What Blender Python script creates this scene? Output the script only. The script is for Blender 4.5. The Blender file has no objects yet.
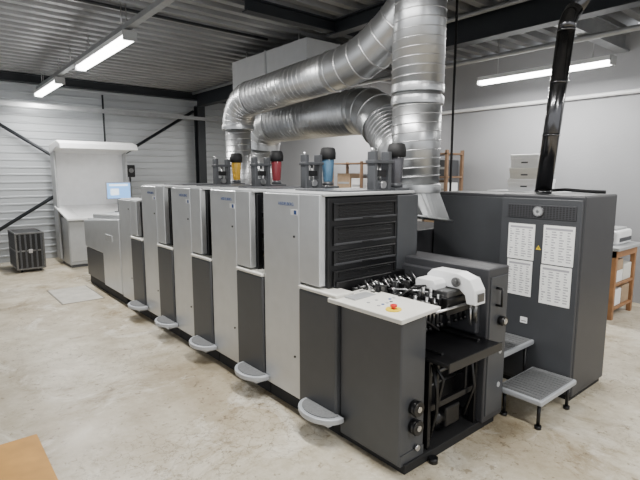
import bpy, bmesh, math, random
from mathutils import Vector, Matrix
random.seed(4)
COL = bpy.context.scene.collection
W = {}

# ------------------------------------------------------------------ materials
def mat(name, col, rough=.5, metal=0., var=0., scale=8., bump=0., bscale=60., emis=None, estr=0., trans=0.):
    m = bpy.data.materials.new(name); m.use_nodes = True
    nt = m.node_tree; b = nt.nodes['Principled BSDF']
    b.inputs['Base Color'].default_value = (*col, 1)
    b.inputs['Roughness'].default_value = rough
    b.inputs['Metallic'].default_value = metal
    b.inputs['Transmission Weight'].default_value = trans
    tc = nt.nodes.new('ShaderNodeTexCoord')
    n = nt.nodes.new('ShaderNodeTexNoise'); n.inputs['Scale'].default_value = scale
    n.inputs['Detail'].default_value = 5
    nt.links.new(tc.outputs['Object'], n.inputs['Vector'])
    r = nt.nodes.new('ShaderNodeValToRGB')
    v = max(var, .04)
    r.color_ramp.elements[0].position = .3; r.color_ramp.elements[1].position = .7
    r.color_ramp.elements[0].color = (*[c*(1-v) for c in col], 1)
    r.color_ramp.elements[1].color = (*[min(1, c*(1+v)) for c in col], 1)
    nt.links.new(n.outputs['Fac'], r.inputs['Fac']); nt.links.new(r.outputs['Color'], b.inputs['Base Color'])
    if bump:
        n2 = nt.nodes.new('ShaderNodeTexNoise'); n2.inputs['Scale'].default_value = bscale
        nt.links.new(tc.outputs['Object'], n2.inputs['Vector'])
        bp = nt.nodes.new('ShaderNodeBump'); bp.inputs['Strength'].default_value = bump; bp.inputs['Distance'].default_value = .01
        nt.links.new(n2.outputs['Fac'], bp.inputs['Height']); nt.links.new(bp.outputs['Normal'], b.inputs['Normal'])
    if emis:
        b.inputs['Emission Color'].default_value = (*emis, 1); b.inputs['Emission Strength'].default_value = estr
    return m

LIGHT = mat('silver_enamel', (.58, .595, .61), .28, .5, .03)
LIGHT2 = mat('mid_grey_enamel', (.40, .41, .42), .4, .15, .03)
DARK = mat('dark_grey_enamel', (.056, .059, .065), .42, .1, .05)
DARK2 = mat('charcoal_enamel', (.042, .043, .048), .45, .1, .05)
BLACK = mat('black_steel', (.007, .007, .008), .32, .2, .1)
SLAT = mat('dark_slat', (.014, .014, .015), .30, .3, .1)
MATTE = mat('matte_black', (.005, .005, .006), .7)
STEEL = mat('bright_steel', (.55, .55, .56), .28, 1., .08)
DSTEEL = mat('oily_steel', (.16, .16, .16), .35, .9, .2, 20)
CREAM = mat('cream_trim', (.70, .69, .64), .45)
WHITE = mat('white_plastic', (.82, .83, .84), .35)
PANELW = mat('white_board', (.80, .81, .83), .5)
RUBBER = mat('ribbed_rubber', (.15, .155, .16), .8, 0, .15, 80, .4, 300)
STEPM = mat('step_grey', (.42, .44, .47), .45, .3)
BEAM = mat('painted_beam_dark', (.02, .023, .027), .5, .3)
BEAML = mat('galvanised_beam', (.32, .33, .34), .45, .6, .1)
FPLATE = mat('floor_hatch_metal', (.48, .46, .41), .55, .15, .15, 6)
FEDGE = mat('hatch_frame', (.20, .185, .16), .6, .2, .15, 6)
WOOD = mat('varnished_wood', (.30, .15, .065), .5, 0, .25, 6)
RWOOD = mat('brown_rack_wood', (.20, .12, .07), .55, 0, .25, 6)
PLY = mat('hardboard', (.60, .31, .07), .6, 0, .15, 5)
CARD = mat('cardboard', (.36, .26, .17), .8, 0, .1)
RED = mat('signal_red', (.6, .02, .02), .35)
YEL = mat('signal_yellow', (.80, .58, .02), .4)
INKR = mat('ink_magenta', (.24, .04, .05), .15, trans=.3)
INKB = mat('ink_cyan', (.10, .21, .33), .15, trans=.3)
INKY = mat('ink_yellow', (.66, .40, .05), .15, trans=.3)
INKK = mat('ink_black', (.08, .08, .09), .15, trans=.2)
BLUE = mat('blue_print', (.02, .07, .25), .5)
INKTXT = mat('printed_text', (.05, .05, .06), .6)
LAMP = mat('lamp_tube', (1, 1, 1), .4, emis=(1, .99, .96), estr=16)
SCREEN = mat('screen_blue', (.2, .45, .8), .3, emis=(.18, .42, .9), estr=1.3)
SCREENW = mat('screen_white', (.8, .9, 1.), .3, emis=(.75, .88, 1.), estr=1.3)
SEAM = mat('duct_seam', (.50, .50, .51), .35, .9, .1)
DUCT = mat('galvanised_duct', (.46, .47, .48), .35, .94, .14, 3)
HOODM = mat('galvanised_sheet', (.36, .37, .38), .48, .8, .12, 5)
BDUCT = mat('dark_flue_steel', (.11, .11, .115), .17, .95, .2, 5)

def floor_mat():
    m = bpy.data.materials.new('worn_concrete'); m.use_nodes = True
    nt = m.node_tree; L = nt.links; b = nt.nodes['Principled BSDF']
    tc = nt.nodes.new('ShaderNodeTexCoord')
    def noise(s, d=8, r=.6, dist=0):
        n = nt.nodes.new('ShaderNodeTexNoise'); n.inputs['Scale'].default_value = s; n.inputs['Detail'].default_value = d
        n.inputs['Roughness'].default_value = r; n.inputs['Distortion'].default_value = dist
        L.new(tc.outputs['Object'], n.inputs['Vector']); return n
    def ramp(src, p0, c0, p1, c1):
        r = nt.nodes.new('ShaderNodeValToRGB'); e = r.color_ramp.elements
        e[0].position = p0; e[0].color = (*c0, 1); e[1].position = p1; e[1].color = (*c1, 1)
        L.new(src, r.inputs['Fac']); return r
    def mix(mode, f, a, c):
        x = nt.nodes.new('ShaderNodeMix'); x.data_type = 'RGBA'; x.blend_type = mode
        if isinstance(f, float): x.inputs[0].default_value = f
        else: L.new(f, x.inputs[0])
        L.new(a, x.inputs[6]); L.new(c, x.inputs[7]); return x.outputs[2]
    a = ramp(noise(.55, 6, .6, .6).outputs['Fac'], .40, (.43, .365, .26), .58, (.64, .59, .48))
    c = ramp(noise(3.5, 10, .75).outputs['Fac'], .38, (.70, .66, .58), .58, (1, 1, 1))
    o = mix('MULTIPLY', .8, a.outputs[0], c.outputs[0])
    st = ramp(noise(1.1, 9, .8, .8).outputs['Fac'], .53, (1, 1, 1), .64, (.56, .48, .36))
    o = mix('MULTIPLY', .9, o, st.outputs[0])
    wp = ramp(noise(1.5, 8, .75, .8).outputs['Fac'], .54, (0, 0, 0), .64, (.7, .7, .7))
    lt = nt.nodes.new('ShaderNodeRGB'); lt.outputs[0].default_value = (.75, .72, .635, 1)
    o = mix('MIX', wp.outputs[0], o, lt.outputs[0])
    # fine crazing in patches
    vo = nt.nodes.new('ShaderNodeTexVoronoi'); vo.feature = 'DISTANCE_TO_EDGE'; vo.inputs['Scale'].default_value = 11
    nz = noise(4, 6, .75); mx = nt.nodes.new('ShaderNodeMix'); mx.data_type = 'RGBA'; mx.inputs[0].default_value = .18
    L.new(tc.outputs['Object'], mx.inputs[6]); L.new(nz.outputs['Color'], mx.inputs[7]); L.new(mx.outputs[2], vo.inputs['Vector'])
    cr = ramp(vo.outputs['Distance'], .0, (.30, .25, .19), .035, (1, 1, 1))
    mk = ramp(noise(.75, 5, .7).outputs['Fac'], .50, (0, 0, 0), .57, (1, 1, 1))
    o2 = mix('MULTIPLY', .7, o, cr.outputs[0]); o = mix('MIX', mk.outputs[0], o, o2)
    sp = ramp(noise(17, 4, .65).outputs['Fac'], .33, (.42, .36, .28), .39, (1, 1, 1))
    o = mix('MULTIPLY', .7, o, sp.outputs[0])
    L.new(o, b.inputs['Base Color'])
    rr = ramp(noise(1.4, 6).outputs['Fac'], .3, (.24, .24, .24), .7, (.55, .55, .55)); L.new(rr.outputs[0], b.inputs['Roughness'])
    bp = nt.nodes.new('ShaderNodeBump'); bp.inputs['Strength'].default_value = .10; bp.inputs['Distance'].default_value = .01
    L.new(noise(20).outputs['Fac'], bp.inputs['Height']); L.new(bp.outputs['Normal'], b.inputs['Normal'])
    return m
FLOOR = floor_mat()
WALLG = mat('grey_plaster', (.32, .325, .34), .8, 0, .06, 1.2, .15, 40)
WALLM = mat('white_metal_cladding', (.39, .41, .43), .42, .25, .05, 1)
CEIL = mat('galvanised_deck', (.27, .275, .28), .36, .55, .15, 2)

def paper_mat():
    m = bpy.data.materials.new('printed_sheet'); m.use_nodes = True
    nt = m.node_tree; L = nt.links; b = nt.nodes['Principled BSDF']; b.inputs['Roughness'].default_value = .7
    tc = nt.nodes.new('ShaderNodeTexCoord'); sx = nt.nodes.new('ShaderNodeSeparateXYZ'); L.new(tc.outputs['Generated'], sx.inputs[0])
    def M(op, a, c=None):
        n = nt.nodes.new('ShaderNodeMath'); n.operation = op
        for i, v in enumerate([a, c]):
            if v is None: continue
            if isinstance(v, (int, float)): n.inputs[i].default_value = v
            else: L.new(v, n.inputs[i])
        return n.outputs[0]
    z = M('MULTIPLY', sx.outputs[2], 15.); y = M('MULTIPLY', M('SUBTRACT', 1., sx.outputs[1]), 4.)
    row = M('LESS_THAN', M('ABSOLUTE', M('SUBTRACT', M('FRACT', z), .5)), .22)
    cb = nt.nodes.new('ShaderNodeCombineXYZ'); L.new(M('FLOOR', y), cb.inputs[0]); L.new(M('FLOOR', z), cb.inputs[1])
    n = nt.nodes.new('ShaderNodeTexWhiteNoise'); n.noise_dimensions = '2D'; L.new(cb.outputs[0], n.inputs['Vector'])
    ln = M('ADD', .35, M('MULTIPLY', n.outputs['Value'], .5))
    ink = M('MULTIPLY', row, M('MULTIPLY', M('LESS_THAN', M('FRACT', y), ln), M('GREATER_THAN', M('FRACT', y), .1)))
    hd = M('MULTIPLY', M('GREATER_THAN', sx.outputs[2], .88), M('LESS_THAN', sx.outputs[2], .935))
    ink = M('MAXIMUM', ink, hd)
    for ax, lo, hi in ((1, .07, .93), (2, .05, .95)):
        ink = M('MULTIPLY', ink, M('GREATER_THAN', sx.outputs[ax], lo)); ink = M('MULTIPLY', ink, M('LESS_THAN', sx.outputs[ax], hi))
    x = nt.nodes.new('ShaderNodeMix'); x.data_type = 'RGBA'; L.new(ink, x.inputs[0])
    x.inputs[6].default_value = (.86, .87, .86, 1); x.inputs[7].default_value = (.36, .36, .39, 1)
    L.new(x.outputs[2], b.inputs['Base Color']); return m
PAPER = paper_mat()

# ------------------------------------------------------------------ builder
class B:
    def __init__(s, *mats): s.bm = bmesh.new(); s.mats = mats
    def _m(s, t, m=0, smooth=False):
        for f in t.faces:
            f.material_index = m
            if smooth: f.smooth = True
        me = bpy.data.meshes.new('tmp'); t.to_mesh(me); t.free(); s.bm.from_mesh(me); bpy.data.meshes.remove(me); return s
    def box(s, x0, x1, y0, y1, z0, z1, bev=.006, m=0, rot=None, seg=2):
        t = bmesh.new(); bmesh.ops.create_cube(t, size=1)
        sz = Vector((abs(x1-x0), abs(y1-y0), abs(z1-z0))); c = Vector(((x0+x1)/2, (y0+y1)/2, (z0+z1)/2))
        for v in t.verts: v.co = Vector((v.co.x*sz.x, v.co.y*sz.y, v.co.z*sz.z))
        bev = min(bev, min(sz)*.45)
        if bev > 0: bmesh.ops.bevel(t, geom=t.edges[:], offset=bev, segments=seg, affect='EDGES', profile=.5)
        M = Matrix.Translation(c)
        if rot: M = M @ Matrix.Rotation(rot[0], 4, rot[1])
        t.transform(M); return s._m(t, m)
    def prism(s, ax, pts, a0, a1, bev=0., m=0, seg=2):
        t = bmesh.new()
        def P(a, p):
            return {'X': (a, p[0], p[1]), 'Y': (p[0], a, p[1]), 'Z': (p[0], p[1], a)}[ax]
        A = [t.verts.new(P(a0, p)) for p in pts]; Bv = [t.verts.new(P(a1, p)) for p in pts]
        n = len(pts)
        t.faces.new(A); t.faces.new(Bv[::-1])
        for i in range(n): t.faces.new((A[i], Bv[i], Bv[(i+1) % n], A[(i+1) % n]))
        bmesh.ops.recalc_face_normals(t, faces=t.faces[:])
        if bev > 0:
            e = [e for e in t.edges if e.calc_face_angle(0) > .5]
            bmesh.ops.bevel(t, geom=e, offset=bev, segments=seg, affect='EDGES', profile=.5)
        return s._m(t, m)
    def cyl(s, p0, p1, r, r2=None, seg=24, m=0, smooth=True):
        p0 = Vector(p0); p1 = Vector(p1); d = p1-p0
        t = bmesh.new(); bmesh.ops.create_cone(t, cap_ends=True, segments=seg, radius1=r, radius2=r if r2 is None else r2, depth=d.length)
        q = d.to_track_quat('Z', 'Y').to_matrix().to_4x4()
        for f in t.faces: f.smooth = smooth and len(f.verts) == 4
        t.transform(Matrix.Translation((p0+p1)/2) @ q); return s._m(t, m)
    def tube(s, pts, rads, seg=32, m=0, cap=True, smooth=True):
        t = bmesh.new(); pts = [Vector(p) for p in pts]; n = len(pts); rings = []
        up = None
        for i, p in enumerate(pts):
            if i == 0: T = pts[1]-pts[0]
            elif i == n-1: T = pts[-1]-pts[-2]
            else: T = (pts[i+1]-p).normalized()+(p-pts[i-1]).normalized()
            if T.length < 1e-9: T = pts[i]-pts[0]
            T.normalize()
            if up is None: up = T.orthogonal().normalized()
            up = (up - T*up.dot(T)).normalized(); sd = T.cross(up)
            r = rads[i] if isinstance(rads, (list, tuple)) else rads
            rings.append([t.verts.new(p+(up*math.cos(a)+sd*math.sin(a))*r) for a in [2*math.pi*k/seg for k in range(seg)]])
        for i in range(n-1):
            for k in range(seg):
                f = t.faces.new((rings[i][k], rings[i][(k+1) % seg], rings[i+1][(k+1) % seg], rings[i+1][k])); f.smooth = smooth
        if cap: t.faces.new(rings[0][::-1]); t.faces.new(rings[-1])
        bmesh.ops.recalc_face_normals(t, faces=t.faces[:])
        return s._m(t, m)
    def done(s, name, parent=None, label=None, cat=None, **kw):
        vs = s.bm.verts; xs = [v.co.x for v in vs]; ys = [v.co.y for v in vs]; zs = [v.co.z for v in vs]
        o = Vector(((min(xs)+max(xs))/2, (min(ys)+max(ys))/2, min(zs)))
        for v in vs: v.co -= o
        me = bpy.data.meshes.new(name); s.bm.to_mesh(me); s.bm.free()
        for m in s.mats: me.materials.append(m)
        ob = bpy.data.objects.new(name, me); COL.objects.link(ob)
        return place(ob, o, parent, label, cat, **kw)

def place(ob, o, parent, label=None, cat=None, **kw):
    o = Vector(o); W[ob.name] = o.copy()
    if parent: ob.parent = parent; ob.location = o - W[parent.name]
    else: ob.location = o
    if label: ob['label'] = label
    if cat: ob['category'] = cat
    for k, v in kw.items(): ob[k] = v
    return ob
def empty(name, loc, label, cat, **kw):
    e = bpy.data.objects.new(name, None); e.empty_display_size = .1; COL.objects.link(e)
    return place(e, loc, None, label, cat, **kw)
def copy_tree(ob, off, parent=None):
    c = ob.copy(); COL.objects.link(c); W[c.name] = W[ob.name]+Vector(off)
    if parent: c.parent = parent
    c.location = ob.location + Vector(off)
    def rec(src, dst):
        for ch in src.children:
            k = ch.copy(); COL.objects.link(k); k.parent = dst; k.location = ch.location.copy(); W[k.name] = W[ch.name]+Vector(off); rec(ch, k)
    rec(ob, c); return c
FX = Matrix(((0, 0, -1), (-1, 0, 0), (0, 1, 0))).to_4x4()   # faces -X
def text(s, c, size, M, mt, name, parent, ext=.0006):
    cu = bpy.data.curves.new('t', 'FONT'); cu.body = s; cu.size = size; cu.align_x = 'CENTER'; cu.align_y = 'CENTER'; cu.extrude = ext
    o = bpy.data.objects.new('t', cu); COL.objects.link(o); bpy.context.view_layer.update()
    me = bpy.data.meshes.new_from_object(o.evaluated_get(bpy.context.evaluated_depsgraph_get()))
    bpy.data.objects.remove(o); me.transform(M)
    me.materials.clear(); me.materials.append(mt)
    ob = bpy.data.objects.new(name, me); COL.objects.link(ob); return place(ob, c, parent)
S = dict(kind='structure')

# ------------------------------------------------------------------ room
XW, YB, ZC = 7.6, 11.5, 3.75
X0, Y0 = -6, -5
b = B(FLOOR); b.box(X0, XW+.2, Y0, YB+.2, -.15, 0, 0); fl = b.done('floor', **S)
b = B(WALLG); b.box(XW, XW+.2, Y0, YB, 0, ZC, 0); b.done('wall_right', **S)
prof = []
z = 0.
while z < ZC-.01:
    prof += [(YB, z), (YB, z+.10), (YB-.014, z+.112), (YB-.014, z+.138)]
    z += .15
prof += [(YB, ZC), (YB+.15, ZC), (YB+.15, 0)]
b = B(WALLM); b.prism('X', prof, X0, XW+.2); b.done('wall_back', **S)
prof = []; y = Y0
while y < YB:
    prof += [(y, ZC), (y+.10, ZC), (y+.13, ZC+.12), (y+.23, ZC+.12)]; y += .26
prof += [(y, ZC), (y, ZC+.17), (Y0, ZC+.17)]
b = B(CEIL); b.prism('X', prof, X0, XW+.2); b.done('ceiling', **S)
def ibeam(bb, p0, p1, h, w, ax, t=.018):
    (x0, y0, z0) = p0; (x1, y1, z1) = p1
    if ax == 'Y':
        bb.box(x0-w/2, x0+w/2, y0, y1, z0, z0+t, 0); bb.box(x0-w/2, x0+w/2, y0, y1, z0+h-t, z0+h, 0); bb.box(x0-t/2, x0+t/2, y0, y1, z0+t, z0+h-t, 0)
    elif ax == 'X':
        bb.box(x0, x1, y0-w/2, y0+w/2, z0, z0+t, 0); bb.box(x0, x1, y0-w/2, y0+w/2, z0+h-t, z0+h, 0); bb.box(x0, x1, y0-t/2, y0+t/2, z0+t, z0+h-t, 0)
    else:
        bb.box(x0-w/2, x0+w/2, y0-w/2, y0-w/2+t, z0, z1, 0); bb.box(x0-w/2, x0+w/2, y0+w/2-t, y0+w/2, z0, z1, 0); bb.box(x0-t/2, x0+t/2, y0-w/2+t, y0+w/2-t, z0, z1, 0)
def beam(mt, p0, p1, h, w, ax, name):
    bb = B(mt); ibeam(bb, p0, p1, h, w, ax); return bb.done(name, **S)
beam(BEAM, (5.5, Y0, 3.42), (5.5, 11.3, 3.42), .33, .18, 'Y', 'trim_1')
beam(BEAM, (X0, 11.3, 3.58), (XW, 11.3, 3.58), .17, .14, 'X', 'trim_2')
beam(BEAM, (5.5, 11.2, 0), (5.5, 11.2, 3.42), 0, .2, 'Z', 'trim_3')
beam(BEAML, (5.6, 2.6, 3.44), (XW, 2.6, 3.44), .24, .14, 'X', 'trim_4')
beam(BEAML, (5.6, 6.3, 3.48), (XW, 6.3, 3.48), .2, .12, 'X', 'trim_5')
beam(BEAM, (.25, 11.2, 0), (.25, 11.2, 3.5), 0, .2, 'Z', 'trim_6')
for i, (p, q) in enumerate((((.4, 11.22, .22), (5.35, 11.22, 3.3)), ((.4, 11.36, 3.38), (5.35, 11.36, .1)))):
    bb = B(BEAM); bb.cyl(p, q, .035, seg=10); bb.done('trim_%d' % (7+i), **S)
bb = B(BEAML); bb.box(X0, XW, 11.05, 11.12, 3.08, 3.16, 0); bb.done('trim_9', **S)
bb = B(WHITE); bb.cyl((XW-.05, -2, 2.9), (XW-.05, 11.2, 2.9), .03, seg=12); bb.done('trim_10', **S)
bb = B(BEAM); bb.cyl((3.3, 11.38, 2.3), (3.3, 11.38, 3.5), .02, seg=8); bb.done('trim_11', **S)
beam(BEAM, (4.35, Y0, 3.57), (4.35, 5.0, 3.57), .18, .14, 'Y', 'trim_12')
beam(BEAM, (3.0, 4.9, 3.6), (5.45, 4.9, 3.6), .15, .12, 'X', 'trim_13')

def conduit(p0, p1, r, mt, lab):
    bb = B(mt); bb.cyl(p0, p1, r, seg=12); return bb.done('conduit_pipe', label=lab, cat='pipe')
conduit((5.35, -2, ZC-.036), (5.35, 11.2, ZC-.036), .03, BEAML, 'thin grey steel conduit running below the ceiling deck')
conduit((6.3, -2, 3.405), (6.3, 11.2, 3.405), .035, BEAML, 'grey steel conduit running below the ceiling beams')
conduit((.2, 6.1, 3.728), (4.1, 6.1, 3.728), .02, BEAM, 'dark conduit crossing under the ceiling deck')

# lamps ------------------------------------------------------------
def lamp(x, y0, y1, z, label, pw=75):
    r = empty('fluorescent_lamp', (x, (y0+y1)/2, z), label, 'lamp')
    b = B(WHITE); b.prism('Y', [(x-.07, z+.09), (x+.07, z+.09), (x+.08, z+.03), (x-.08, z+.03)], y0, y1, .004); b.done('housing', r)
    b = B(LAMP); b.prism('Y', [(x-.07, z+.028), (x+.07, z+.028), (x+.055, z-.02), (x-.055, z-.02)], y0+.02, y1-.02, .006); b.done('diffuser', r)
    for yy in (y0-.02, y1):
        b = B(LIGHT2); b.box(x-.08, x+.08, yy, yy+.02, z-.025, z+.09, .004); b.done('end_cap', r)
    for yy in (y0+.25, y1-.25):
        b = B(STEEL); b.cyl((x+.058, yy, z+.085), (x+.058, yy, ZC+.002), .006, seg=8); b.done('suspension_rod', r)
    ld = bpy.data.lights.new('lamp_light', 'AREA'); ld.shape = 'RECTANGLE'; ld.size = .15; ld.size_y = y1-y0; ld.energy = pw; ld.color = (1, .98, .94)
    lo = bpy.data.objects.new('lamp_light', ld); COL.objects.link(lo); lo.location = (x, (y0+y1)/2, z-.04)
    return r
LB = 'white batten fluorescent lamp, lit, hung under a ceiling rail'
for y0, y1 in ((9.2, 11.0), (5.75, 7.85), (1.5, 3.4), (-2., -.1)): lamp(2.0, y0, y1, 3.31, LB, 110)  # last two, out of view overhead and behind the camera, are added for light
for y0, y1 in ((2.42, 4.24), (6.4, 8.4), (-1.2, .8)): lamp(6.72, y0, y1, 3.15, 'white batten fluorescent lamp, lit, hung near the grey wall', 95)  # the lamp behind the camera is an unseen addition to brighten the room
rl = empty('lamp_rail', (2.0, 4.3, 3.42), 'long galvanised steel rail carrying the fluorescent lamps', 'cable rail')
b = B(BEAML); b.box(1.96, 2.04, -2.5, 11.0, 3.42, 3.48, .004); b.done('rail', rl)
for yy in (-1, 1.4, 3.8, 6.0, 8.4, 10.6):
    b = B(STEEL); b.cyl((2.0, yy, 3.475), (2.0, yy, ZC+.002), .006, seg=8); b.done('hanger_rod', rl)

# ------------------------------------------------------------------ press
press = empty('printing_press', (2.58, 5.1, 0), 'long grey multi-unit offset printing press with dark guards', 'printing press')

def unit(Yf, zt, ink=True):
    yn = Yf-.70
    b = B(DARK2, BLACK, DARK)
    b.box(2.11, 3.04, yn+.02, Yf-.02, .12, zt-.02, .01)
    b.box(2.12, 2.98, yn-.2, yn+.03, .12, .93, .01, 1)
    b.box(2.11, 2.80, yn-.005, yn+.02, 1.0, zt-.02, .005, 1)
    b.box(2.81, 3.05, yn-.01, yn+.02, .5, zt-.02, .006, 2)
    u = b.done('printing_unit', press, 'grey printing tower with black louvred end wall' if ink else 'lower grey coating tower beside the delivery')
    zz = zt-.055
    for hgt, n in (((.12, 4), (.13, 3), (.10, 3), (.11, 1)) if ink else ((.14, 4), (.14, 4))):
        b = B(BLACK, SLAT, MATTE, DARK2)
        b.box(2.15, 2.785, yn-.022, yn-.004, zz-hgt, zz-hgt+.014, .003, 3); b.box(2.15, 2.785, yn-.022, yn-.004, zz-.012, zz, .003, 1)
        b.box(2.15, 2.166, yn-.020, yn-.004, zz-hgt, zz, .002, 1); b.box(2.769, 2.785, yn-.020, yn-.004, zz-hgt, zz, .002, 1)
        b.box(2.16, 2.777, yn-.008, yn-.005, zz-hgt+.008, zz-.008, 0, 2)
        st = (hgt-.034)/n
        for i in range(n):
            c = zz-.016-i*st
            b.box(2.20, 2.74, yn-.014, yn-.007, c-st*.42, c-.003, .001, 1)
        b.box(2.42, 2.52, yn-.027, yn-.020, zz-hgt+.002, zz-hgt+.012, .002, 0)
        b.done('louvre_panel', u); zz -= hgt+.040
    b = B(LIGHT); b.box(2.05, 2.105, Yf-.457, Yf, .13, zt, .009, seg=3); b.done('side_cover', u)
    b = B(LIGHT); b.box(2.05, 2.105, yn+.02, Yf-.4585, 1.03, zt, .004, seg=2); b.done('side_cover', u)
    b = B(LIGHT2, DARK); b.box(2.07, 3.02, yn+.0, Yf-.01, zt-.01, zt+.012, .006); b.box(2.3, 2.9, yn+.08, Yf-.08, zt+.01, zt+.022, .004, 1); b.done('top_cover', u)
    b = B(DARK); b.box(2.035, 2.2, yn-.17, Yf-.465, .13, .985, .014); b.done('lower_guard', u)
    b = B(CREAM); b.box(2.03, 2.2, yn-.17, Yf-.465, .986, 1.012, .008); b.done('guard_cap', u)
    yc = Yf-.74; pts = [(2.05, yc+.2)]+[(2.03-.15*math.sin(a), yc+.2*math.cos(a)) for a in [math.pi*i/16 for i in range(17)]]+[(2.05, yc-.2)]
    b = B(STEPM, RUBBER); b.prism('Z', pts, .15, .19, .008)
    pts2 = [(2.03, yc+.165)]+[(2.02-.115*math.sin(a), yc+.165*math.cos(a)) for a in [math.pi*i/16 for i in range(17)]]+[(2.03, yc-.165)]
    b.prism('Z', pts2, .19, .196, 0, 1); b.prism('X', [(yc-.15, .13), (yc+.15, .13), (yc+.18, .152), (yc-.18, .152)], 1.95, 2.05)
    b.done('foot_step', u)
    b = B(MATTE); b.box(2.1, 3.0, yn-.17, Yf, 0, .13, 0); b.done('plinth', u)
    for z_ in (.45, 1.35):
        b = B(BLACK); b.cyl((2.052, Yf-.40, z_), (2.044, Yf-.40, z_), .009, seg=12); b.done('latch', u)
    if ink:
        text('HEIDELBERG', (2.0492, Yf-.30, zt-.075), .034, FX, BLUE, 'maker_lettering', u)
        b = B(WHITE, BLUE); b.box(2.048, 2.051, Yf-.44, Yf-.36, zt-.15, zt-.11, .0005); b.box(2.047, 2.049, Yf-.43, Yf-.40, zt-.145, zt-.115, 0, 1); b.done('sticker', u)
        yc = yn+.12
        b = B(DARK, STEEL, SLAT)
        for x in (2.64, 2.795): b.box(x, x+.035, yc-.04, yc+.04, zt+.01, zt+.31, .005)
        b.box(2.64, 2.83, yc-.03, yc+.03, zt+.01, zt+.09, .004); b.box(2.63, 2.84, yc-.05, yc+.05, zt+.22, zt+.245, .004)
        b.cyl((2.735, yc-.05, zt+.06), (2.735, yc-.025, zt+.06), .028, m=1); b.cyl((2.735, yc, zt+.08), (2.735, yc, zt+.23), .014, m=1)
        b.box(2.69, 2.78, yc-.03, yc+.03, zt+.12, zt+.17, .004, 2)
        b.cyl((2.657, yc, zt+.3), (2.657, yc, zt+.335), .012, m=1)
        b.box(2.83, 3.0, yc-.08, yc+.08, zt+.005, zt+.03, .004); b.done('cartridge_holder', u)
    return u
P = .88; ZT = 1.655
u0 = unit(3.14, ZT)
for k in (1, 2, 3):
    c = copy_tree(u0, (0, P*k, 0), press)
    for ch in c.children:
        if ch.name.startswith('cartridge_holder'): ch.location.y -= .05*k
unit(3.14+4*P, 1.46, False)

def cart(y, mt, label):
    x, z = 2.93, ZT+.035
    r = empty('ink_cartridge', (x, y, z), label, 'ink cartridge', group='ink cartridges on the press towers')
    b = B(mt); b.tube([(x, y, z+h) for h in (0, .02, .05, .22, .24, .27)], [.03, .036, .044, .058, .054, .048]); b.done('cartridge_body', r)
    b = B(MATTE); b.tube([(x, y, z+h) for h in (.235, .24, .29, .335, .345)], [.055, .072, .074, .064, .045]); b.done('cap', r)
    b = B(DARK); b.tube([(x, y, z+h) for h in (.0, .03, .035)], [.052, .05, .04]); b.done('collar', r)
for k, (mt, l) in enumerate(((INKK, 'black ink cartridge with black cap on press tower'), (INKB, 'blue ink cartridge with black cap on press tower'), (INKR, 'red ink cartridge with black cap on press tower'), (INKY, 'yellow ink cartridge with black cap on press tower'))):
    cart(2.56+(P-.05)*k, mt, l)

# delivery end
b = B(LIGHT, DARK)
b.prism('X', [(6.68, .13), (6.68, 1.22), (6.95, 1.16), (8.45, 1.08), (8.5, 1.0), (8.5, .13)], 2.1, 3.02, .015)
dl = b.done('delivery_section', press, 'light grey sheet delivery section')
b = B(LIGHT); b.prism('X', [(6.7, .14), (6.7, 1.18), (8.47, 1.05), (8.47, .62), (7.5, .62), (7.5, .14)], 2.05, 2.11, .012); b.done('side_cover', dl)
b = B(DARK); b.box(2.06, 2.11, 7.52, 8.45, .15, .605, .01); b.done('lower_guard', dl)
b = B(LIGHT2); b.box(2.12, 3.0, 6.9, 8.2, 1.12, 1.2, .02, rot=(-.05, 'X')); b.done('hood', dl)
b = B(MATTE); b.box(2.1, 3., 6.5, 8.48, 0, .13, 0); b.done('plinth', dl)
b = B(LIGHT2); b.box(2.04, 2.052, 7.0, 7.3, .84, .93, .004); b.done('keypad', dl)

# feeder
b = B(MATTE, DSTEEL, BLACK)
b.box(2.1, 3.1, 1.72, 2.3, 0, .06, .004)
b.box(2.3, 2.9, 2.22, 2.44, .06, .95, .01, 2)
b.box(2.3, 2.9, 1.85, 2.22, .06, .12, .004, 2)
b.box(2.32, 2.88, 1.92, 2.15, .12, .62, .01, 0)
fd = b.done('feeder_frame', press, 'black open sheet feeder frame')
b = B(DARK); b.box(2.07, 2.30, 1.74, 2.265, .05, .955, .012, seg=3); b.box(2.075, 2.295, 1.735, 2.26, .05, .12, 0); b.done('console_housing', fd)
b = B(CREAM); b.prism('Y', [(2.02, .955), (2.38, .975), (2.38, 1.0), (2.02, .985)], 1.70, 2.34, .006); b.done('control_panel', fd)
for i, j in ((0, 0), (1, 0), (2, 0), (3, 0), (0, 2), (2, 2), (4, 1), (5, 1)):
    x = 2.12+i*.038; y = 1.97+j*.045; zz = .987+(x-2.02)*.04
    b = B((LIGHT2, BLUE, LIGHT2, INKTXT)[(i+j) % 4]); b.box(x, x+.016, y, y+.018, zz-.004, zz+.003, .002); b.done('button', fd)
b = B(LIGHT2); b.box(2.1, 2.3, 2.16, 2.26, .985, .998, .002); b.done('display', fd)
b = B(YEL); b.cyl((2.13, 1.86, .985), (2.13, 1.86, .997), .048); b.done('button_base', fd)
b = B(RED); b.cyl((2.13, 1.86, .997), (2.13, 1.86, 1.012), .013); b.cyl((2.13, 1.86, 1.010), (2.13, 1.86, 1.022), .021); b.done('emergency_button', fd)
for z in (.40, .28):
    b = B(BLACK, STEEL); b.cyl((2.19, 1.74, z), (2.19, 1.70, z), .046); b.cyl((2.19, 1.70, z), (2.19, 1.69, z), .05, .044)
    b.cyl((2.19, 1.69, z), (2.19, 1.686, z), .018, m=1); b.done('hand_knob', fd)
b = B(STEEL); b.cyl((2.22, 1.735, .13), (2.22, 1.715, .13), .018); b.done('adjusting_bolt', fd)
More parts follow.
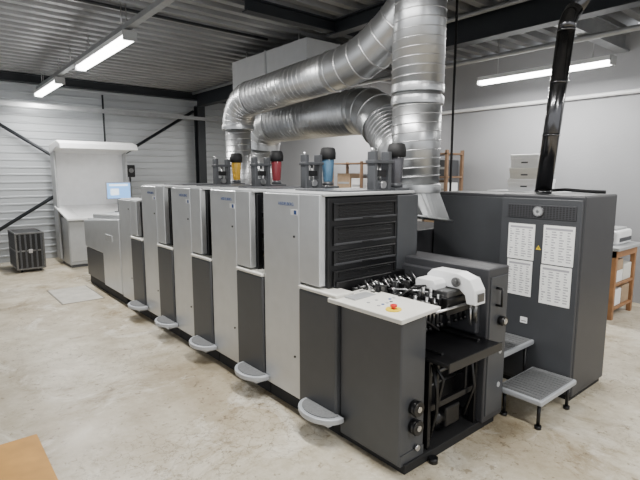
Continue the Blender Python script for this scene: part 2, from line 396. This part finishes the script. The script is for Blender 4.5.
b = B(BLACK); b.cyl((2.34, 1.69, .0), (2.34, 1.69, .035), .03); b.done('levelling_foot', fd)
b = B(DARK2); b.box(2.91, 3.17, 1.70, 2.72, .05, 1.16, .012, seg=3); sf = b.done('side_frame', fd)
b = B(DARK); b.box(2.93, 3.15, 1.692, 1.702, .1, 1.1, .004); b.done('end_plate', fd)
b = B(BLACK, STEEL); b.cyl((3.06, 1.695, .78), (3.06, 1.65, .78), .035); b.cyl((3.06, 1.65, .78), (3.06, 1.645, .78), .02, m=1); b.done('hand_knob', fd)
b = B(BLACK); b.tube([(3.0, 1.69, 1.02), (3.0, 1.65, 1.02), (3.0, 1.65, .9), (3.0, 1.69, .9)], .01, 10); b.done('grab_handle', fd)
for z_ in (.55, .3):
    b = B(LIGHT2); b.cyl((3.08, 1.695, z_), (3.08, 1.685, z_), .018); b.done('bolt_cap', fd)
b = B(DARK2); b.box(2.87, 3.0, 1.76, 2.66, .70, 1.10, .01); b.done('inner_plate', fd)
b = B(BLACK, SLAT); b.box(2.31, 2.9, 1.58, 2.2, .655, .68, .005); b.box(2.31, 2.9, 1.576, 1.585, .63, .69, .003, 1)
b.done('feed_table', fd)
for x in (2.40, 2.80): b = B(SLAT); b.box(x, x+.03, 1.70, 2.1, .68, .695, .003); b.done('side_guide', fd)
b = B(BLACK); b.box(2.34, 2.37, 1.74, 1.79, .06, .66, .003); b.box(2.86, 2.89, 1.74, 1.79, .06, .66, .003); b.box(2.34, 2.89, 1.75, 1.78, .3, .34, .003); b.done('lift_post', fd)
for x in (2.45, 2.77): b = B(SLAT); b.box(x, x+.02, 1.76, 1.775, .34, .64, .002); b.done('drive_chain', fd)
b = B(DSTEEL); b.cyl((2.31, 1.83, .50), (2.90, 1.83, .50), .016, seg=14); b.done('cross_shaft', fd)
b = B(DSTEEL); b.cyl((2.31, 1.86, .40), (2.90, 1.86, .40), .010, seg=14); b.done('cross_shaft', fd)
b = B(BLACK); b.box(2.56, 2.72, 1.76, 1.855, .12, .26, .012); b.cyl((2.56, 1.81, .19), (2.46, 1.81, .19), .045); b.done('lift_motor', fd)
for pts in ([(2.36, 1.73, .62), (2.37, 1.70, .45), (2.4, 1.72, .3), (2.38, 1.76, .1)], [(2.42, 1.8, .64), (2.46, 1.72, .5), (2.44, 1.74, .35), (2.5, 1.8, .2)], [(2.84, 1.8, .64), (2.80, 1.73, .5), (2.82, 1.72, .35), (2.76, 1.76, .15)]):
    b = B(BLACK); b.tube(pts, .011, 8); b.done('air_hose', fd)
# feed board
b = B(BLACK, DSTEEL, STEEL)
b.box(2.3, 2.9, 2.02, 2.46, .86, .90, .004, 0, rot=(.12, 'X'))
for y, z in ((2.36, 1.0), (2.30, .99), (2.22, .975), (2.14, .96)):
    b.cyl((2.28, y, z), (2.92, y, z), .010, m=1, seg=10)
    for i in range(10):
        x = 2.32+i*.06+random.uniform(-.015, .015); b.cyl((x, y, z), (x+.016, y, z), random.choice((.024, .03)), seg=16, m=(0, 1, 0, 2)[i % 4])
for i in range(9):
    x = 2.34+i*.062; b.box(x, x+.010, 2.05, 2.42, .94, .952, .002, 1)
    b.box(x, x+.022, 2.18, 2.22, .95, 1.0+random.uniform(0, .05), .003, (0, 1, 0, 2)[i % 4])
    b.cyl((x, 2.25, 1.0), (x+.01, 2.32, 1.04+random.uniform(0, .02)), .005, seg=8, m=2)
b.done('feed_roller_board', fd)
b = B(BLACK, DSTEEL); b.box(2.16, 2.9, 2.4, 2.45, .9, 1.06, .008); b.box(2.3, 2.88, 2.39, 2.405, .96, 1.0, .002, 1); b.done('cross_guard', fd)
b = B(DSTEEL, BLACK, STEEL)
b.cyl((2.32, 1.93, .96), (2.95, 1.93, .96), .02, seg=14); b.cyl((2.32, 2.02, .95), (2.95, 2.02, .95), .014, seg=12, m=2)
b.box(2.56, 2.86, 1.78, 1.98, .88, 1.0, .01, 1)
for i, x in enumerate((2.38, 2.42, 2.46, 2.50, 2.54, 2.58, 2.66, 2.74, 2.80, 2.85)):
    h = .02*(i % 3)
    b.cyl((x, 1.84, .82), (x, 1.84, 1.0+h), .008, seg=10, m=2); b.cyl((x, 1.84, .80), (x, 1.84, .825), .018, .010, seg=14, m=1)
    b.box(x-.013, x+.013, 1.82, 1.99, .93+h, .975+h, .004, (1, 0)[i % 2])
    b.cyl((x, 1.90, .97+h), (x, 1.90, 1.03+h), .011, seg=10, m=(2, 1)[i % 2])
for j in range(4):
    dx = j*.035
    b.tube([(2.36+dx, 2.06, .97), (2.38+dx, 1.99, 1.03+.01*j), (2.44+dx, 1.95, 1.06), (2.54+dx*.6, 1.97, 1.03)], .006, 8, m=1)
b.tube([(2.42, 1.96, 1.0), (2.38, 1.9, .98), (2.4, 1.84, .88), (2.5, 1.8, .8)], .009, 8, m=1)
b.done('suction_head', fd)
# white suction head cover
pr_ = [(2.04, 1.045), (2.04, 1.11), (2.00, 1.148), (1.80, 1.148), (1.70, 1.118), (1.66, 1.05), (1.655, .955), (1.72, .955), (1.735, 1.01), (1.78, 1.045)]
b = B(WHITE); b.prism('X', pr_, 2.68, 2.80, .006, seg=2); b.done('head_cover', fd)
b = B(WHITE); b.prism('X', [(1.88, 1.035), (1.88, 1.075), (1.90, 1.10), (2.03, 1.10), (2.045, 1.08), (2.045, 1.035)], 2.56, 2.678, .006); b.done('motor_cover', fd)
b = B(DSTEEL); b.cyl((2.665, 1.80, 1.09), (2.683, 1.80, 1.09), .032); b.cyl((2.658, 1.80, 1.09), (2.667, 1.80, 1.09), .014); b.done('arm_joint', fd)
b = B(DSTEEL); b.box(2.57, 2.79, 1.79, 2.04, .995, 1.040, .008); b.done('head_base', fd)
b = B(DSTEEL); b.box(2.705, 2.775, 1.648, 1.660, .975, 1.03, .003); b.done('cover_insert', fd)
b = B(DSTEEL); b.cyl((2.735, 1.69, .96), (2.735, 1.69, .84), .02, .014); b.done('blower_nozzle', fd)
for x in (2.70, 2.77): b = B(STEEL); b.cyl((x, 1.70, .96), (x, 1.70, .82), .007, seg=10); b.done('guide_rod', fd)
b = B(STEEL); b.cyl((2.40, 1.76, .94), (2.90, 1.76, .94), .009, seg=10); b.done('guide_rod', fd)
b = B(STEEL); b.cyl((2.42, 2.1, 1.03), (2.66, 1.86, 1.0), .007, seg=10); b.done('guide_rod', fd)

# ------------------------------------------------------------------ cabinets & platform
cab = empty('control_cabinet', (4.13, 1.81, 0), 'tall dark grey electrical cabinet with paper sheets on its door', 'electrical cabinet')
b = B(DARK2); b.box(3.83, 4.46, 1.48, 2.15, .04, 1.63, .012); b.done('body', cab)
b = B(DARK); b.box(3.805, 3.835, 1.49, 2.14, .08, 1.60, .006); dr = b.done('door', cab)
b = B(DARK2, MATTE); b.box(3.798, 3.806, 1.53, 2.08, 1.44, 1.55, .002)
for i in range(7):
    for j in range(22):
        b.box(3.7972, 3.799, 1.542+j*.0245, 1.556+j*.0245, 1.449+i*.014, 1.456+i*.014, 0, 1)
b.done('vent_grille', cab)
b = B(STEEL, LIGHT2); b.cyl((3.80, 1.82, 1.50), (3.785, 1.82, 1.50), .042, m=0); b.cyl((3.786, 1.82, 1.50), (3.782, 1.82, 1.50), .033, m=1); b.cyl((3.783, 1.82, 1.50), (3.78, 1.82, 1.50), .012, m=0); b.done('round_gauge', cab)
for (y0, y1, z0, z1) in ((1.84, 2.065, 1.095, 1.39), (1.53, 1.77, 1.085, 1.395), (1.845, 2.06, .79, 1.085), (1.535, 1.775, .76, 1.075)):
    b = B(PAPER); b.box(3.801, 3.8045, y0, y1, z0, z1, 0); b.done('paper_sheet', dr)
b = B(YEL, MATTE); b.prism('X', [(1.785, 1.19), (1.825, 1.19), (1.805, 1.226)], 3.801, 3.8046); b.prism('X', [(1.803, 1.196), (1.807, 1.196), (1.808, 1.213), (1.802, 1.213)], 3.800, 3.802, 0, 1); b.done('warning_sign', dr)
b = B(WHITE, INKTXT); b.box(3.801, 3.8045, 1.86, 1.92, .56, .61, 0); b.box(3.8005, 3.802, 1.87, 1.91, .575, .58, 0, 1); b.done('sticker', dr)
b = B(BLACK); b.box(3.795, 3.806, 2.09, 2.12, .85, 1.0, .003); b.done('handle', dr)
b = B(MATTE); b.box(3.85, 4.44, 1.5, 2.13, 0, .045, 0); b.done('plinth', cab)
def cab2(y0, y1, x0, zt, lab):
    r = empty('equipment_cabinet', ((x0+4.46)/2, (y0+y1)/2, 0), lab, 'equipment cabinet')
    b = B(DARK2); b.box(x0, 4.46, y0, y1, .04, zt, .012); b.done('body', r)
    b = B(DARK); b.box(x0-.015, x0+.003, y0+.02, y1-.02, .08, zt-.03, .004); b.done('door', r)
    b = B(BLACK); b.box(x0-.026, x0-.014, y0+.05, y0+.075, .8, 1.0, .003); b.done('handle', r)
    b = B(MATTE); b.box(x0+.02, 4.44, y0+.01, y1-.01, 0, .045, 0); b.done('plinth', r)
cab2(2.16, 2.95, 3.95, 1.62, 'dark grey machine cabinet next to the electrical cabinet')
cab2(2.96, 4.4, 3.6, 1.25, 'low dark grey supply cabinet behind the press')

def platform(x0, x1, y0, y1, z, lab, legs):
    r = empty('step_platform', ((x0+x1)/2, (y0+y1)/2, 0), lab, 'step')
    b = B(STEPM); b.box(x0, x1, y0, y1, z-.045, z-.004, .012, seg=3); b.done('frame', r)
    b = B(RUBBER)
    n = 12
    b.box(x0+.02, x1-.02, y0+.02, y1-.02, z-.006, z, .002)
    for i in range(n):
        x = x0+.03+i*(x1-x0-.07)/n; b.box(x, x+.018, y0+.03, y1-.03, z-.001, z+.004, .001)
    b.done('tread', r)
    for (x, y) in legs:
        b = B(BLACK); b.cyl((x, y, .02), (x, y, z-.04), .013, seg=12); b.cyl((x, y, 0), (x, y, .025), .024, seg=14); b.done('leg', r)
platform(3.19, 3.76, 1.42, 1.77, .235, 'low grey step with ribbed tread and black legs', [(3.24, 1.46), (3.7, 1.46), (3.24, 1.72), (3.7, 1.72)])
platform(3.19, 3.79, 1.78, 2.6, .45, 'upper grey step platform between press and cabinet', [(3.24, 1.82), (3.72, 1.82), (3.24, 2.54), (3.72, 2.54)])

# ------------------------------------------------------------------ ducts
def arc(c, r, a, bb, n=6):
    a = Vector(a); bb = Vector(bb); c = Vector(c)
    return [c+(a*math.cos(t)+bb*math.sin(t))*r for t in [math.pi/2*i/n for i in range(n+1)]]
def ribbed(b, p0, p1, r, pitch=.075):
    """spiral lock-seam duct: smooth tube with a helical seam"""
    p0 = Vector(p0); p1 = Vector(p1); L = (p1-p0).length; t = (p1-p0)/L
    b.tube([p0, p1], r, 64)
    u = t.orthogonal().normalized(); v = t.cross(u); pts = []
    n = int(L/pitch*32)
    for i in range(n+1):
        a = 2*math.pi*i/32; pts.append(p0+t*(L*i/n)+(u*math.cos(a)+v*math.sin(a))*(r+.001))
    b.tube(pts, .0046, 6, m=1)
def elbow(b, pts, r):
    pts = [Vector(p) for p in pts]
    b.tube(pts, r, 64, smooth=False)
    for i in range(1, len(pts)-1):
        d = (pts[i+1]-pts[i-1]).normalized()*.006; p = pts[i]; b.tube([p-d*1.6, p-d, p+d, p+d*1.6], [r, r+.005, r+.005, r], 64, m=1)
dv = empty('ventilation_duct', (3.41, 2.75, 1.0), 'galvanised spiral duct system with elbows and a flared hood', 'ventilation duct')
def band(p, d, r, w=.03):
    p = Vector(p); d = Vector(d).normalized()*w
    b = B(DUCT); b.tube([p-d, p-d*.9, p-d*.3, p+d*.3, p+d*.9, p+d], [r+.002, r+.008, r+.010, r+.010, r+.008, r+.002], 64, smooth=False); b.done('coupling_band', dv)
cx, cy = 3.41, 2.76
r = .20; R = .34
b2 = arc((3.3, 5.62-R, 2.73-R), R, (0, 1, 0), (0, 0, 1))
b = B(DUCT, SEAM); ribbed(b, (3.3, 5.62, 1.0), (3.3, 5.62, 2.73-R), r*.82); b.done('riser', dv)
b = B(DUCT, SEAM); elbow(b, b2, r); b.done('elbow', dv)
s0 = Vector((3.3, 5.62-R, 2.73)); s1 = Vector((3.37, 3.80, 2.83))
b = B(DUCT, SEAM); ribbed(b, s0, s1, r); b.done('upper_run', dv)
b = B(DUCT, SEAM); elbow(b, [s1, (3.38, 3.62, 2.85), (3.39, 3.44, 2.89), (3.395, 3.27, 2.95), (3.40, 3.12, 3.03), (3.405, 2.98, 3.12), (cx, cy+.06, 3.26)], r); b.done('elbow', dv)
band(s0, (s1-s0), r); band(s1, (s1-s0), r); band(b2[0], (0, 0, 1), r)
r = .255; R = .34; zb = 2.50
q0 = Vector((3.95, 6.05-R, zb)); q1 = Vector((3.95, 4.02, zb))
b = B(DUCT, SEAM); ribbed(b, q0, q1, r); b.done('lower_run', dv)
b = B(DUCT, SEAM); elbow(b, [q1, (3.94, 3.86, 2.48), (3.91, 3.70, 2.41), (3.87, 3.56, 2.30)], r); b.done('elbow', dv)
b = B(DUCT, SEAM); ribbed(b, (3.87, 3.56, 2.30), (cx+.07, cy+.10, 1.83), r*.9); b.done('branch', dv)
b = B(DUCT, SEAM); elbow(b, arc((3.95, 6.05-R, zb-R), R, (0, 0, 1), (0, 1, 0), 4), r); b.done('elbow', dv)
b = B(DUCT, SEAM); ribbed(b, (3.95, 6.05, zb-R), (3.95, 6.05, 1.3), r*.75); b.done('riser', dv)
band(q0, (0, 1, 0), r); band(q1, (0, 1, 0), r)
r = .21
b = B(DUCT, SEAM); ribbed(b, (cx, cy, 1.66), (cx, cy, 2.5), r); b.done('downpipe', dv)
b = B(DUCT, SEAM); ribbed(b, (cx, cy, 2.5), (cx, cy, ZC+.12), r*1.07); b.done('downpipe', dv)
for z in (1.67, 2.42, 2.52): band((cx, cy, z), (0, 0, 1), r*1.04, .035)
NS = 32; t = bmesh.new(); ra = []; rb = []
hx, hy = 3.45, 2.68
for i in range(NS):
    a = 2*math.pi*(i+.5)/NS; ca, sa = math.cos(a), math.sin(a); k = 1/max(abs(ca), abs(sa))
    ra.append(t.verts.new((cx+.205*ca, cy+.205*sa, 1.66)))
    rb.append(t.verts.new((hx+.185*ca*k, hy+.17*sa*k, 1.41-.03*ca*k)))
for i in range(NS): t.faces.new((ra[i], ra[(i+1) % NS], rb[(i+1) % NS], rb[i]))
bmesh.ops.recalc_face_normals(t, faces=t.faces[:])
Bq = [(hx-.185, hy-.17, 1.44), (hx+.185, hy-.17, 1.38), (hx+.185, hy+.17, 1.38), (hx-.185, hy+.17, 1.44)]
b = B(HOODM, BEAML); b._m(t)
for i in range(4): b.cyl(Bq[i], Bq[(i+1) % 4], .010, seg=8, m=1)
b.done('flared_hood', dv)
# flue
dd = empty('exhaust_pipe', (4.18, 1.92, 1.632), 'glossy dark steel exhaust flue rising from the cabinet', 'exhaust pipe')
F0, F1 = Vector((4.15, 1.96, 1.635)), Vector((4.19, 1.87, 2.98))
b = B(BDUCT); b.tube([F0, F1], .067); b.done('pipe', dd)
b = B(BDUCT); b.tube([F1-Vector((0, 0, .02)), F1+Vector((.004, -.003, .03)), F1+Vector((.03, -.008, .09)), F1+Vector((.08, -.016, .15))], .069); b.done('elbow', dd)
b = B(BDUCT); b.tube([F1+Vector((.07, -.014, .14)), (4.84, 1.75, 3.74)], .067); b.done('pipe', dd)
for f in (0.008, .36, .68, .985):
    p = F0.lerp(F1, f); b = B(BDUCT); b.tube([p-Vector((0, 0, .010)), p+Vector((0, 0, .010))], .071); b.done('collar', dd)
b = B(MATTE); b.tube([(4.4, 2.1, 1.645), (4.36, 1.98, 1.65), (4.33, 1.85, 1.66), (4.35, 1.68, 1.65), (4.42, 1.56, 1.645)], .014, 10); b.done('hose', label='black hose lying on top of the electrical cabinet', cat='hose')
b = B(MATTE); b.cyl((4.6, 3.22, 0), (4.6, 3.22, ZC), .014, seg=8); b.done('cable', label='thin black cable hanging from the ceiling behind the press', cat='cable')
ab = empty('air_handling_box', (4.7, 6.3, 3.1), 'grey sheet metal air handling box hung from the ceiling', 'air handling unit')
b = B(LIGHT2, BEAML); b.box(4.2, 5.2, 5.3, 7.3, 3.1, 3.62, .01); b.box(4.19, 5.21, 6.28, 6.32, 3.09, 3.63, .004, 1); b.done('casing', ab)
for y in (5.6, 7.0):
    for x in (4.3, 5.1): b = B(STEEL); b.cyl((x, y, 3.6), (x, y, ZC), .01, seg=8); b.done('hanger_rod', ab)

# ------------------------------------------------------------------ inspection console
ic = empty('inspection_console', (2.9, 10.4, 0), 'white print inspection stand with hood and slanted desk', 'inspection console')
b = B(PANELW); b.box(2.12, 3.45, 10.75, 10.82, .9, 2.25, .01); b.done('back_panel', ic)
b = B(WHITE); b.prism('X', [(10.86, 2.2), (10.86, 2.36), (10.2, 2.42), (9.95, 2.36), (9.9, 2.26), (9.98, 2.25), (10.2, 2.3), (10.75, 2.2)], 2.08, 3.5, .012); b.done('hood', ic)
for x in (2.09, 3.44): b = B(LIGHT2); b.box(x, x+.04, 10.55, 10.86, .1, 2.3, .008); b.done('side_post', ic)
b = B(WHITE); b.prism('X', [(9.75, .93), (10.75, 1.12), (10.75, 1.16), (9.75, .97)], 2.08, 3.5, .01); b.done('slanted_desk', ic)
b = B(LIGHT2, DARK); b.box(2.14, 3.44, 10.0, 10.72, .05, .95, .015); b.box(2.16, 3.42, 10.02, 10.7, 0, .06, 0, 1); b.done('base_cabinet', ic)
for x0, x1 in ((2.16, 2.48), (2.54, 3.42)): b = B(LIGHT); b.box(x0, x1, 9.985, 10.0, .12, .88, .006); b.done('door', ic)
b = B(WHITE); b.prism('X', [(9.85, .992), (10.5, 1.115), (10.5, 1.12), (9.85, .997)], 2.3, 2.95); b.done('printed_sheet', label='large white printed sheet lying on the slanted desk', cat='sheet of paper')
mo = empty('monitor', (3.12, 9.95, 1.02), 'small monitor showing a blue screen on the inspection desk', 'monitor')
b = B(LIGHT2); b.box(2.86, 3.34, 9.98, 10.02, 1.29, 1.63, .012); b.done('housing', mo)
b = B(SCREEN, SCREENW); b.box(2.88, 3.32, 9.975, 9.982, 1.31, 1.61, 0); b.box(2.92, 3.28, 9.972, 9.976, 1.55, 1.59, 0, 1); b.box(2.94, 3.1, 9.972, 9.976, 1.37, 1.5, 0, 1); b.done('screen', mo)
b = B(DARK); b.cyl((3.1, 10.01, 1.02), (3.1, 10.01, 1.32), .025); b.cyl((3.1, 10.0, 1.02), (3.1, 10.0, 1.045), .09); b.done('stand', mo)
sp = empty('loudspeaker', (3.575, 10.7, 0), 'small black loudspeaker on a thin steel stand', 'loudspeaker')
b = B(MATTE); b.box(3.49, 3.66, 10.6, 10.8, 1.72, 1.98, .015); b.done('body', sp)
b = B(DSTEEL); b.cyl((3.575, 10.601, 1.86), (3.575, 10.59, 1.86), .05); b.done('driver_cone', sp)
b = B(STEEL); b.cyl((3.575, 10.7, 1.72), (3.575, 10.7, 0), .018); b.cyl((3.575, 10.7, 0), (3.575, 10.7, .02), .07); b.done('stand', sp)
b = B(RED); b.box(3.2, 3.3, 9.8, 9.86, .993, 1.03, .006); b.done('marker_box', label='small red box on the desk edge', cat='box')

fc = empty('transport_case', (1.53, 10.5, 0), 'black ribbed transport case with steel edges on castors', 'transport case')
cx0, cx1, cy0, cy1 = 1.28, 1.72, 10.05, 10.85
b = B(BLACK); b.box(cx0, cx1, cy0, cy1, .06, .72, .01); b.done('body', fc)
b = B(DSTEEL)
for x in (cx0, cx1):
    for y in (cy0, cy1): b.box(x-.014, x+.014, y-.014, y+.014, .06, .73, .003)
for z in (.07, .40, .72):
    for y in (cy0, cy1): b.box(cx0, cx1, y-.010, y+.010, z-.013, z+.013, .002)
    for x in (cx0, cx1): b.box(x-.010, x+.010, cy0, cy1, z-.013, z+.013, .002)
b.done('edge_profile', fc)
for i in range(5):
    x = cx0+.05+i*.085; b = B(DARK); b.box(x, x+.03, cy0-.010, cy0+.004, .09, .70, .003); b.done('rib', fc)
for i in range(8):
    y = cy0+.05+i*.095; b = B(DARK); b.box(cx0-.010, cx0+.004, y, y+.03, .09, .70, .003); b.done('rib', fc)
b = B(STEEL); b.box(1.47, 1.53, cy0-.024, cy0-.008, .36, .43, .003); b.done('latch', fc)
for x in (1.35, 1.65):
    for y in (10.13, 10.78):
        b = B(MATTE); b.cyl((x-.015, y, .035), (x+.015, y, .035), .035, seg=16); b.box(x-.02, x+.02, y-.02, y+.02, .05, .07, 0); b.done('castor', fc)

# ------------------------------------------------------------------ right wall furniture
def rack(x0, x1, y0, y1, zt, lab, shelves):
    r = empty('storage_rack', ((x0+x1)/2, (y0+y1)/2, 0), lab, 'rack')
    for x in (x0, x1-.05):
        for y in (y0, y1-.05): b = B(RWOOD); b.box(x, x+.05, y, y+.05, 0, zt, .004); b.done('post', r)
    for z in shelves: b = B(RWOOD); b.box(x0, x1, y0, y1, z-.03, z, .004); b.done('shelf', r)
    return r
rack(6.95, 7.45, 4.95, 5.9, 2.2, 'brown varnished wooden storage rack against the grey wall', (.3, .9, 1.4, 1.75, 2.15))
rack(6.95, 7.45, 7.0, 7.95, 2.05, 'narrow wooden storage rack against the grey wall', (.3, .9, 1.4, 2.02))
def carton(x0, x1, y0, y1, z0, z1, mt, lab, grp):
    b = B(mt, LIGHT2); b.box(x0, x1, y0, y1, z0, z1, .006); b.box(x0-.002, x0, y0+.03, y1-.03, (z0+z1)/2-.02, (z0+z1)/2+.02, 0, 1)
    b.done('storage_box', label=lab, cat='box', group=grp)
CN = {WHITE.name: 'white', CARD.name: 'brown cardboard', DARK.name: 'dark grey', CREAM.name: 'cream', LIGHT2.name: 'grey'}
for (y, w_, z, h, m_) in ((5.01, .26, 1.4, .24, WHITE), (5.29, .25, 1.4, .28, CARD), (5.56, .27, 1.4, .22, DARK), (5.01, .25, 1.75, .28, DARK), (5.28, .27, 1.75, .30, WHITE), (5.57, .26, 1.75, .26, CARD), (5.05, .4, .9, .3, CARD), (5.5, .32, .9, .35, WHITE)):
    carton(7.01, 7.38, y, y+w_, z+.002, z+h, m_, CN[m_.name]+' storage box on the wooden rack', 'boxes on the wooden rack')
for (y, w_, z, h, m_) in ((7.06, .3, 1.4, .3, WHITE), (7.4, .4, 1.4, .4, CARD)):
    carton(7.01, 7.38, y, y+w_, z+.002, z+h, m_, CN[m_.name]+' storage box on the narrow rack', 'boxes on the narrow rack')
mc = empty('metal_cupboard', (6.95, 3.45, 0), 'grey metal cupboard standing at the wall', 'cupboard')
b = B(LIGHT2); b.box(6.65, 7.3, 2.9, 4.0, .0, 1.55, .01); b.done('body', mc)
for y0, y1 in ((2.92, 3.445), (3.455, 3.98)): b = B(LIGHT2); b.box(6.635, 6.652, y0, y1, .06, 1.52, .004); b.done('door', mc)
def abox(y0, y1, z0, z1, m_):
    r = empty('archive_box', (6.92, (y0+y1)/2, z0), CN[m_.name]+' archive box with lid stacked on a metal cupboard', 'box', group='boxes stacked on the cupboard')
    b = B(m_); b.box(6.7, 7.15, y0+.01, y1-.01, z0, z1-.03, .004); b.done('body', r)
    b = B(m_); b.box(6.69, 7.16, y0, y1, z1-.06, z1, .006); b.done('lid', r)
    b = B(DARK); b.box(6.697, 6.702, (y0+y1)/2-.05, (y0+y1)/2+.05, (z0+z1)/2-.03, (z0+z1)/2-.01, .002); b.done('hand_hole', r)
for a_ in ((3.20, 3.70, 1.55, 1.72, WHITE), (3.22, 3.68, 1.72, 1.88, CREAM), (3.24, 3.67, 1.88, 2.07, WHITE)): abox(*a_)
wb = empty('work_bench', (6.8, 2.4, 0), 'wooden frame work bench with pale top at the wall', 'work bench')
b = B(LIGHT2); b.box(6.38, 7.2, 2.05, 2.85, .87, .91, .006); b.done('worktop', wb)
for x in (6.43, 7.08):
    for y in (2.09, 2.75): b = B(WOOD); b.box(x, x+.055, y, y+.055, 0, .87, .004); b.done('leg', wb)
for z in (.12, .42): b = B(WOOD); b.box(6.43, 7.13, 2.09, 2.8, z, z+.03, .004); b.done('shelf', wb)
b = B(WOOD); b.box(6.43, 7.13, 2.085, 2.11, .78, .87, .003); b.done('rail', wb)
b = B(WOOD); b.box(6.43, 6.45, 2.09, 2.8, .78, .87, .003); b.done('rail', wb)
for (x0, x1, z0, z1, m_) in ((6.50, 6.78, .45, .60, WHITE), (6.50, 6.77, .60, .74, CARD), (6.80, 7.07, .45, .66, CREAM), (6.5, 6.78, .15, .36, WHITE), (6.8, 7.06, .15, .38, CARD)):
    carton(x0, x1, 2.12, 2.6, z0+.001, z1, m_, CN[m_.name]+' box on the work bench shelf', 'boxes on the work bench shelf')
pr = empty('printer', (6.85, 2.35, .91), 'small white desktop printer with dark front slot', 'printer')
b = B(WHITE); b.box(6.62, 7.1, 2.15, 2.6, .91, 1.09, .03, seg=3); b.done('body', pr)
b = B(DARK); b.box(6.61, 6.63, 2.2, 2.55, .95, 1.0, .004); b.done('paper_slot', pr)
b = B(DARK); b.box(6.66, 7.06, 2.142, 2.152, .95, 1.0, .003); b.done('paper_slot', pr)
b = B(LIGHT2); b.box(6.66, 7.06, 2.2, 2.56, 1.09, 1.115, .008); b.done('lid', pr)

# floor items
b = B(PLY); b.box(-.6, .49, 2.45, 3.65, 0, .012, .003, seg=1); b.done('hardboard_sheet', label='orange brown hardboard sheet lying on the concrete floor', cat='board')
fp = empty('floor_plate', (1.68, 7.75, 0), 'flat pale metal cover plate with frame in the floor', 'metal plate')
b = B(FPLATE); b.box(1.42, 1.95, 7.25, 8.25, 0, .006, .002, seg=1); b.done('plate', fp)
b = B(FEDGE)
for (x0, x1, y0, y1) in ((1.40, 1.42, 7.23, 8.27), (1.95, 1.97, 7.23, 8.27), (1.42, 1.95, 7.23, 7.25), (1.42, 1.95, 8.25, 8.27)): b.box(x0, x1, y0, y1, 0, .004, 0)
b.done('frame', fp)

# ------------------------------------------------------------------ world, camera
w = bpy.data.worlds.new('World'); bpy.context.scene.world = w; w.use_nodes = True
w.node_tree.nodes['Background'].inputs[0].default_value = (.95, .97, 1., 1); w.node_tree.nodes['Background'].inputs[1].default_value = 1.4
cd = bpy.data.cameras.new('cam'); cam = bpy.data.objects.new('camera', cd); COL.objects.link(cam)
cam.location = (0, 0, 1.8); cam.rotation_euler = (math.radians(90-7.9), 0, math.radians(-39.9)); cd.lens = 27; cd.sensor_width = 36
bpy.context.scene.camera = cam
